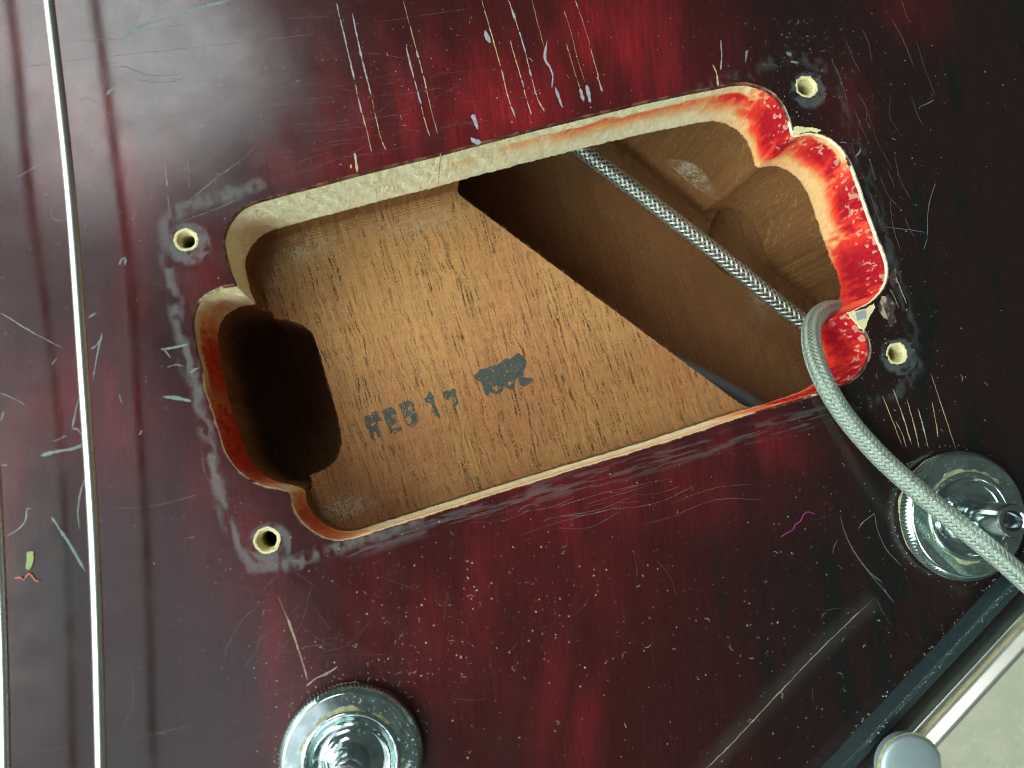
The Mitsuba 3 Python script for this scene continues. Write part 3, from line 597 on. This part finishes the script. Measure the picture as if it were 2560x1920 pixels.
# fields of hairline scratches, most where hands and picks rub
hair = []
def hairs(cx, cy, rx, ry, n, a0, da, l0, l1, w=(.012, .034)):
    for _ in range(n):
        x, y = dp(cx + rng.normal() * rx, cy + rng.normal() * ry); a = a0 + rng.normal() * da; L = rng.uniform(l0, l1); bend = rng.normal() * L * .06
        dx, dy = math.cos(a) * L, math.sin(a) * L
        q = [(x - dx / 2, y - dy / 2), (x - dy / L * bend, y + dx / L * bend), (x + dx / 2, y + dy / 2)]
        g = LineString(W2(q) * S)
        if g.distance(cav) < 1.2 or any(g.distance(Point(*h)) < 2.4 for h in HOLES): continue
        hair.append(ribbon(q, rng.uniform(*w), z=.004))
hairs(560, 190, 330, 150, 80, -.16, .10, 60, 420)
hairs(480, 280, 330, 170, 30, -.7, .5, 40, 220)
hairs(300, 1400, 230, 240, 26, -.2, .5, 60, 300, (.02, .035))
hairs(620, 1400, 150, 110, 30, -.6, .6, 40, 200, (.02, .04))
hairs(1880, 400, 60, 180, 40, 1.2, .12, 40, 160, (.02, .045))
hairs(1500, 1280, 400, 240, 16, 1.2, .8, 30, 120, (.02, .03))
hairs(900, 360, 200, 30, 30, -.22, .1, 40, 200, (.02, .05))
hairs(1100, 1090, 300, 25, 45, -.24, .05, 40, 260, (.03, .07))
v, f = join(hair)
add(GUITAR + '__fine_scratches', (v / S, f), 'hairline', kind='stuff')

# ------------------------------------------------------------------ strings
def string(px, zs, r, label, name='guitar_string'):
    c = np.array([W(u, v, z / S) * S for (u, v), z in zip(px, zs)])
    c = spline(c, 80); c = resample(c, .02, False); n = len(c); s = np.arange(n) * .02
    rad = r * (1 + .075 * np.abs(np.sin(np.pi * s / .27)))
    v, f = tube(c, rad, 24)
    return add(name, (v / S, f), 'string_wire', smooth=True, label=label, cat='string')
string([(-30, -1100), (60, -500), (100, -160), (122, 0), (174, 463), (208, 926), (237, 1389), (252, 1920), (255, 2080)], [9] * 9, .565, 'thick round wound guitar string, the fully visible one along the left side')
string([(-290, -1100), (-205, -500), (-150, -160), (-105, 300), (-60, 700), (-26, 1000), (-5, 1330), (7, 1650), (12, 1920), (14, 2080)], [9] * 10, .565, 'round wound guitar string cut off by the left border of the photo')

# ------------------------------------------------------------------ bridge studs
def stud(px, rot, label, post_h):
    c = W(*px, 3.0 / S) * S
    key = 'bridge_stud' if 'bridge_stud' not in labels else 'bridge_stud_001'
    labels[key] = dict(label=label, category='bridge stud', group='knurled chrome bridge studs')
    R = 8.75
    prof = [(R - .5, 0), (R - .05, .25), (R, .5), (R, 2.1), (R - .12, 2.3), (R - .75, 2.95), (R - .95, 3.02), (5.75, 3.05)]
    # finer profile, knurled between .5 and 2.1
    pr = [(R - .75, 0), (R - .62, .35), (R - .05, .8), (R, .95), (R, 1.4), (R, 1.9), (R - .08, 2.05), (R - .3, 2.35), (R - .62, 2.7), (R - .72, 2.82), (R - .9, 2.88), (5.9, 2.9)]
    nk = 108
    def mod(th, k):
        z = pr[k][1]; amp = .17 if .85 < z < 2.0 else .08 if .7 < z < 2.2 else 0
        return -amp * (.5 + .5 * np.cos(th * nk)) ** .7 + .0
    pp = pr
    v, f = revolve(pp, nk * 8, mod); v = v + [c[0], c[1], 0]
    add(key + '__knurled_wheel', (v / S, f), 'chrome', smooth=38)
    pr2 = [(5.95, 2.9), (5.86, 3.14), (5.6, 3.28), (5.3, 3.22), (5.05, 2.95), (4.6, 2.55), (3.9, 2.4), (3.4, 2.55), (2.9, 2.9), (2.4, 3.1), (1.5, 3.2)]
    v, f = revolve(spline(np.array(pr2), 60), 128); v = v + [c[0], c[1], 0]
    add(key + '__collar', (v / S, f), 'chrome', smooth=True)
    # grime round the collar
    th = np.arange(180) * 2 * np.pi / 180
    j = meshkit.fbm(np.c_[np.cos(th) * 4 + rot, np.sin(th) * 4, 0 * th], 3) - .5
    rows = np.array([np.stack([(5.88 + .06 + np.maximum(0, a * (.22 + j * 2.0))) * np.cos(th), (5.88 + .06 + np.maximum(0, a * (.32 + j * 1.5))) * np.sin(th), np.full(180, z)], 1) for a, z in ((1.0, 2.905), (.5, 2.95), (0, 3.06))])
    v, f = grid(rows); v = v + [c[0], c[1], 0]
    add(key + '__grime_ring', (v / S, f), 'grime', smooth=True)
    # the upright post with its bored end
    t = post_h
    pr3 = [(2.35, 2.9), (2.2, 3.4), (2.1, 4.0), (2.1, t - .3), (2.0, t - .07), (1.85, t), (1.45, t), (1.3, t - .12), (1.28, t - 5.5), (.01, t - 5.8)]
    v, f = revolve(pr3, 64); v = v + [c[0], c[1], 0]
    add(key + '__post', (v / S, f), 'post_chrome', smooth=35)
    # grime line where the wheel meets the top
    rows = np.array([np.stack([(a + j * b) * np.cos(th), (a + j * b) * np.sin(th), np.full(180, z)], 1) for a, b, z in ((R - .28, .5, .008), (R - .45, .3, .10), (R - .7, 0, .3))])
    v, f = grid(rows); v = v + [c[0], c[1], 0]
    add(key + '__base_grime', (v / S, f), 'grime', smooth=True)
    return c
studA = stud((878, 1904), 0, 'chrome bridge stud at the bottom edge, with greenish grime round its collar', 9.0)
studB = stud((2426, 1291), 5, 'chrome bridge stud on the right, under the braided cable', 11.4)

# ------------------------------------------------------------------ pickup ring and pickup in the corner
a0, a1 = W(2501, 1439)[:2] * S, W(2049, 1920)[:2] * S
dl = (a1 - a0) / np.linalg.norm(a1 - a0); dn = np.array([-dl[1], dl[0]])
if dn @ (np.array(W(2560, 1920)[:2]) * S - a0) < 0: dn = -dn
def local(o, s): return a0 + dn * o + dl * s
def bar_profile(prof, s0, s1, ns=2, jit=0.0):
    rows = []
    for k, (o, z) in enumerate(prof):
        s = np.linspace(s0, s1, ns); b = np.array([local(o, x) for x in s])
        if jit: b = b + dn * ((meshkit.fbm(np.c_[s * .8, np.full(ns, k * .0), np.zeros(ns)], 3) - .5) * jit * (1 if k < 2 else .3))[:, None]
        rows.append(np.c_[b, np.full(ns, z)])
    return np.array(rows)
RING = 'pickup_ring'
labels[RING] = dict(label='black plastic pickup mounting ring crossing the lower right corner', category='pickup ring')
rows = bar_profile([(.05, 0), (.0, .2), (.0, 2.75), (.1, 2.98), (.32, 3.08), (.62, 3.05), (.72, 2.95), (2.4, 1.6), (2.5, 1.4), (2.5, 0)], -34, 60, 700, .10)
v, f = grid(rows, closed=False)
# the other three sides, beyond the frame
outer = Polygon([local(0, -34), local(0, 60), local(46, 60), local(46, -34)]); inner = Polygon([local(2.6, -31), local(2.6, 57), local(43, 57), local(43, -31)])
rest = Polygon([local(-1, -31), local(-1, 57), local(43, 57), local(43, -31)])
v2, f2 = out(prism(outer.difference(rest), 0, 3.0)); 
v, f = join([(v / S, f), (v2, f2)])
add(RING + '__frame', (v, f), 'black_plastic', smooth=30)
PK = 'bridge_pickup'
labels[PK] = dict(label='nickel covered pickup in the lower right corner', category='pickup')
PROF = [(3.35, -6), (3.35, 3.5), (3.42, 3.74), (3.6, 3.86), (3.84, 3.85), (3.95, 3.6), (4.0, 2.8), (4.5, 2.7), (4.55, 3.5), (4.7, 3.86), (4.95, 4.06), (5.75, 4.66), (6.0, 4.80), (6.3, 4.87)]
pc = bar_profile(PROF[13:] + [(6.7, 4.9), (36, 4.9), (40, 3.0), (41, -6)], -30, 56, 60)
v, f = grid(pc, closed=False)
ends = [np.array([[*local(o, s), z] for o, z in ((3.15, -6), (3.15, 3.6), (5, 4.2), (6, 4.88), (36, 4.9), (41, 2), (41, -6))]) for s in (-30, 56)]
ev = np.vstack(ends); ef = np.vstack([[[0, i, i + 1] for i in range(1, 6)], [[7, 7 + i + 1, 7 + i] for i in range(1, 6)]])
v, f = join([(v / S, f), (ev / S, ef)])
add(PK + '__cover', (v, f), 'nickel', smooth=40)
pe = bar_profile(PROF[:14], -30.01, 56.01, 60)
v, f = grid(pe, closed=False); add(PK + '__cover_rim', (v / S, f), 'bright_nickel', smooth=40)
sc = W(2282, 1922, 5.5 / S) * S
pr = [(4.0, 3.4), (4.05, 4.9), (3.95, 5.25), (3.6, 5.5), (2.4, 5.7), (.9, 5.78), (.02, 5.8)]
v, f = revolve(spline(np.array(pr), 40), 64); v = v + [sc[0], sc[1], 0]
add(PK + '__pole_screw', (v / S, f), 'pole_metal', smooth=True)
r_ = np.arange(60) * 2 * np.pi / 60
rows = np.array([np.stack([(3.85 + a + .3 * meshkit.noise(np.c_[np.cos(r_) * 3, np.sin(r_) * 3, r_ * 0])) * np.cos(r_), (3.85 + a + .3 * meshkit.noise(np.c_[np.cos(r_) * 3, np.sin(r_) * 3, r_ * 0])) * np.sin(r_), np.full(60, z)], 1) for a, z in ((.25, 4.905), (-.1, 5.05))])
v, f = grid(rows); v = v + [sc[0], sc[1], 0]
add(PK + '__screw_grime', (v / S, f), 'grime', smooth=True)

# ------------------------------------------------------------------ braided cable and the dark cable under it
def braid(path, R, lay, nc, nw, wr, gap, amp, step, t0=0.0):
    """Two sets of nc carriers of nw wires, woven two over two under, round a smooth path (mm)."""
    p = resample(path, step, False); t, A, B = frames(p); n = len(p); s = np.arange(n) * step + t0
    w = 2 * np.pi / lay; parts = []
    for sg in (1, -1):
        for k in range(nc):
            rel = nc * w * s / np.pi; y = 2 * np.pi * k / nc + sg * w * s
            rad = R + sg * amp * np.clip(1.4 * np.cos(np.pi / 2 * (2 * k + sg * rel) - np.pi / 4), -1, 1)
            # true twill: depends on (partner - own) for +, (own - partner) for -
            for j in range(nw):
                ang_ = y + (j - (nw - 1) / 2) * gap / R
                c = p + (rad * np.cos(ang_))[:, None] * A + (rad * np.sin(ang_))[:, None] * B
                parts.append(tube(c, wr, 5, cap=False))
    return join(parts)
CB = 'braided_cable'
labels[CB] = dict(label='silvery braided shield cable looping out of the cavity and across the right stud', category='cable')
dpz = lambda x, y, z: W(*dp(x, y), z / S) * S
pathA = np.array([dpz(1080, 200, -27), dpz(1180, 262, -27.5), dpz(1275, 338, -28), dpz(1400, 432, -28.5), dpz(1560, 556, -29), dpz(1660, 638, -29), dpz(1740, 700, -28.5), dpz(1790, 728, -27), dpz(1835, 735, -24), dpz(1868, 720, -20.5), dpz(1872, 692, -17), dpz(1845, 672, -14.5)])
pathB = np.array([dpz(1845, 672, -14.5), dpz(1808, 667, -12), dpz(1776, 674, -8.5), dpz(1754, 705, -4.8), dpz(1756, 760, -1.6), dpz(1782, 828, 1.1), dpz(1830, 905, 1.7), dpz(1900, 985, 3.0), dpz(1985, 1062, 5.2), dpz(2080, 1140, 7.2), dpz(2160, 1205, 8.4), dpz(2250, 1285, 9.0), dpz(2400, 1420, 9)])
RC = 1.17
pA, pB = spline(pathA, 400), spline(pathB, 500)
v, f = tube(np.vstack([resample(pA, .4, False), resample(pB, .4, False)[1:]]), RC - .17, 16)
add(CB + '__core', (v / S, f), 'cable_core', smooth=True)
v, f = braid(pA, RC + .12, 8.6, 8, 2, .085, .20, .085, .16)
add(CB + '__open_braid', (v / S, f), 'braid_wire', smooth=True, kind='stuff', label='loose open wire braid inside the cavity')
v, f = braid(pB, RC + .05, 8.2, 12, 4, .072, .122, .085, .18)
add(CB + '__tight_braid', (v / S, f), 'weave', smooth=True, kind='stuff', label='tight pale woven part outside the cavity')
pD = spline(np.array([dpz(1230, 640, -36.5), dpz(1380, 742, -35), dpz(1505, 804, -31), dpz(1612, 864, -29), dpz(1732, 944, -29)]), 120)
v, f = tube(resample(pD, .3, False), 1.25, 24)
add('dark_cable', (v / S, f), 'rubber', smooth=True, label='plain dark grey cable lying at the bottom of the channel', cat='cable')

# ------------------------------------------------------------------ lint, chips and dust
def thread(name, px, r, bsdf, label, cat, zs=.12):
    c = np.array([[*(W(u, v)[:2] * S), zs] for u, v in px]); c = spline(c, 60); c[:, 2] += .1 * np.sin(np.linspace(0, 9, 60)) ** 2
    v, f = tube(c, r * (.6 + .8 * meshkit.noise(np.c_[np.linspace(0, 6, 60), np.zeros(60), np.ones(60)])), 6); add(name, (v / S, f), bsdf, smooth=True, label=label, cat=cat)
thread('lint_thread', zB([(290, 765), (330, 735), (385, 705), (400, 670), (440, 640), (460, 600), (490, 570), (520, 570), (555, 585)]), .065, 'magenta', 'small wavy magenta thread on the dark lacquer below the cavity', 'lint')
z4b = zoomer(0, 1320, 2.765)
thread('lint_tuft', z4b([(105, 345), (150, 340), (170, 355), (195, 325), (215, 315), (235, 340), (255, 360), (275, 362)]), .14, 'red_fluff', 'frayed red lint tuft at the left side under the green chip', 'lint')
c = np.array(z4b([(190, 165), (236, 158), (238, 215), (222, 270), (205, 292), (182, 280), (188, 225)]))
v, f = out(prism(rough(Polygon(W2(c) * S), .06, 4, .1), .01, .22))
add('paint_chip', (v, f), 'green_chip', label='yellow green chip of debris at the left side below the big scratches', cat='chip')

ico = trimesh.creation.icosphere(subdivisions=1)
IV, IF = np.array(ico.vertices), np.array(ico.faces)
dust, lint = [], []
ring_poly = outer.buffer(.3); studs = [Point(*studA[:2]).buffer(8.9), Point(*studB[:2]).buffer(8.9)]
block_all = unary_union([cav.buffer(.3), ring_poly, *studs, *[Point(*h).buffer(1.8) for h in HOLES]])
from shapely.prepared import prep
blocked = prep(block_all)
def speck(x, y, z, r):
    q = IV * (1 + .5 * (meshkit.noise(IV * 1.7 + rng.uniform(0, 50, 3)) - .5))[:, None]
    a = rng.uniform(0, 6.3); sx, sy = r * rng.uniform(.7, 1.5), r * rng.uniform(.6, 1.1)
    q = q * [sx, sy, r * .6]; ca, sa = math.cos(a), math.sin(a)
    dust.append((np.c_[q[:, 0] * ca - q[:, 1] * sa + x, q[:, 0] * sa + q[:, 1] * ca + y, q[:, 2] + z + r * .3], IF))
def curl(x, y, z, L, r):
    a = rng.uniform(0, 6.3); n = 14; k = rng.normal(0, 1.6); tt = np.linspace(0, 1, n)
    th = a + k * tt + rng.normal(0, .8) * np.sin(tt * 5); st = np.c_[np.cos(th), np.sin(th)] * L / n
    p = np.cumsum(st, 0) + [x, y]; lint.append(tube(np.c_[p, np.full(n, z + r) + .05 * np.sin(tt * 4)], r, 4))
def scatter(cx, cy, sx, sy, n, r0=.025, r1=.085, nl=0):
    for k in range(n + nl):
        x, y = dp(cx + rng.normal() * sx, cy + rng.normal() * sy); q = W(x, y)[:2] * S
        if blocked.contains(Point(*q)): continue
        if k < n: speck(q[0], q[1], 0, r0 + (r1 - r0) * rng.random() ** 4)
        else: curl(q[0], q[1], 0, rng.uniform(.3, 1.1), rng.uniform(.012, .028))
scatter(950, 1330, 190, 120, 420, nl=25, r1=.11)
scatter(1400, 1350, 350, 220, 520, nl=27, r1=.10)
scatter(1100, 200, 420, 150, 800, r0=.02, r1=.075, nl=13)
scatter(1760, 200, 90, 110, 240, r0=.025, r1=.08)
scatter(1740, 110, 40, 40, 70, r0=.025, r1=.07)
scatter(1880, 520, 130, 330, 480, r0=.02, r1=.07, nl=4)
scatter(1940, 780, 60, 80, 120, r0=.02, r1=.07, nl=3)
scatter(2000, 500, 250, 400, 170, r0=.02, r1=.06, nl=5)
scatter(400, 300, 300, 300, 300, r0=.02, r1=.065, nl=6)
scatter(330, 1000, 160, 400, 130, r0=.02, r1=.06, nl=3)
scatter(520, 1130, 70, 160, 120, r0=.025, r1=.07, nl=2)
scatter(1800, 1350, 200, 200, 260, r0=.02, r1=.07, nl=7)
scatter(800, 1440, 130, 40, 110, r0=.03, r1=.1, nl=5)
for c in (studA, studB):
    for _ in range(190):
        a, r = rng.uniform(0, 6.3), 6.3 + 1.4 * rng.random(); speck(c[0] + r * math.cos(a), c[1] + r * math.sin(a), 2.9, rng.uniform(.02, .06))
    for _ in range(60):
        a, r = rng.uniform(0, 6.3), rng.uniform(R_ := 8.95, 9.8); speck(c[0] + r * math.cos(a), c[1] + r * math.sin(a), 0, rng.uniform(.03, .08))
for _ in range(160):
    q = local(rng.uniform(.05, .7), rng.uniform(-6, 30)); speck(q[0], q[1], 3.05, rng.uniform(.02, .07))
for _ in range(60):
    q = local(rng.normal(-.15, .12), rng.uniform(-6, 30)); speck(q[0], q[1], 0, rng.uniform(.04, .1))
for _ in range(120):
    q = local(rng.uniform(6.5, 16), rng.uniform(-8, 28)); speck(q[0], q[1], 4.9, rng.uniform(.015, .05))
v, f = join(dust); add('dust', (v / S, f), 'dust', smooth=True, label='pale dust specks scattered over the lacquer, studs and ring', cat='dust', kind='stuff')
v, f = join(lint); add('lint', (v / S, f), 'dust', smooth=True, label='short curled pale lint fibres scattered over the lacquer', cat='lint', kind='stuff')
# sawdust left in the corners of the cavity
sd = []
dust, keep = sd, dust
def crumbs(x, y, z, sx, sy, n, r0=.03, r1=.1):
    for _ in range(n):
        q = W(*dp(x + rng.normal() * sx, y + rng.normal() * sy), z / S)[:2] * S
        if cav.buffer(-1.2).contains(Point(*q)): speck(q[0], q[1], z, rng.uniform(r0, r1))
crumbs(640, 530, ZF, 60, 25, 110); crumbs(585, 560, ZF, 20, 40, 60); crumbs(740, 1105, ZF, 60, 18, 150); crumbs(700, 1075, ZF, 30, 30, 60); crumbs(1100, 1000, ZF, 250, 30, 90); crumbs(1000, 750, ZF, 220, 160, 120, .025, .06)
crumbs(1490, 372, -28.3, 32, 20, 170, .02, .06)
dust = keep
v, f = join(sd); add('sawdust', (v / S, f), 'raw_wood', smooth=True, label='pale sawdust crumbs lying in the corners of the cavity', cat='sawdust', kind='stuff')

for k, d in list(scene.items()):
    if d.get('type') in ('principled', 'bumpmap'):
        scene[k] = {'type': 'twosided', 'inner': d}
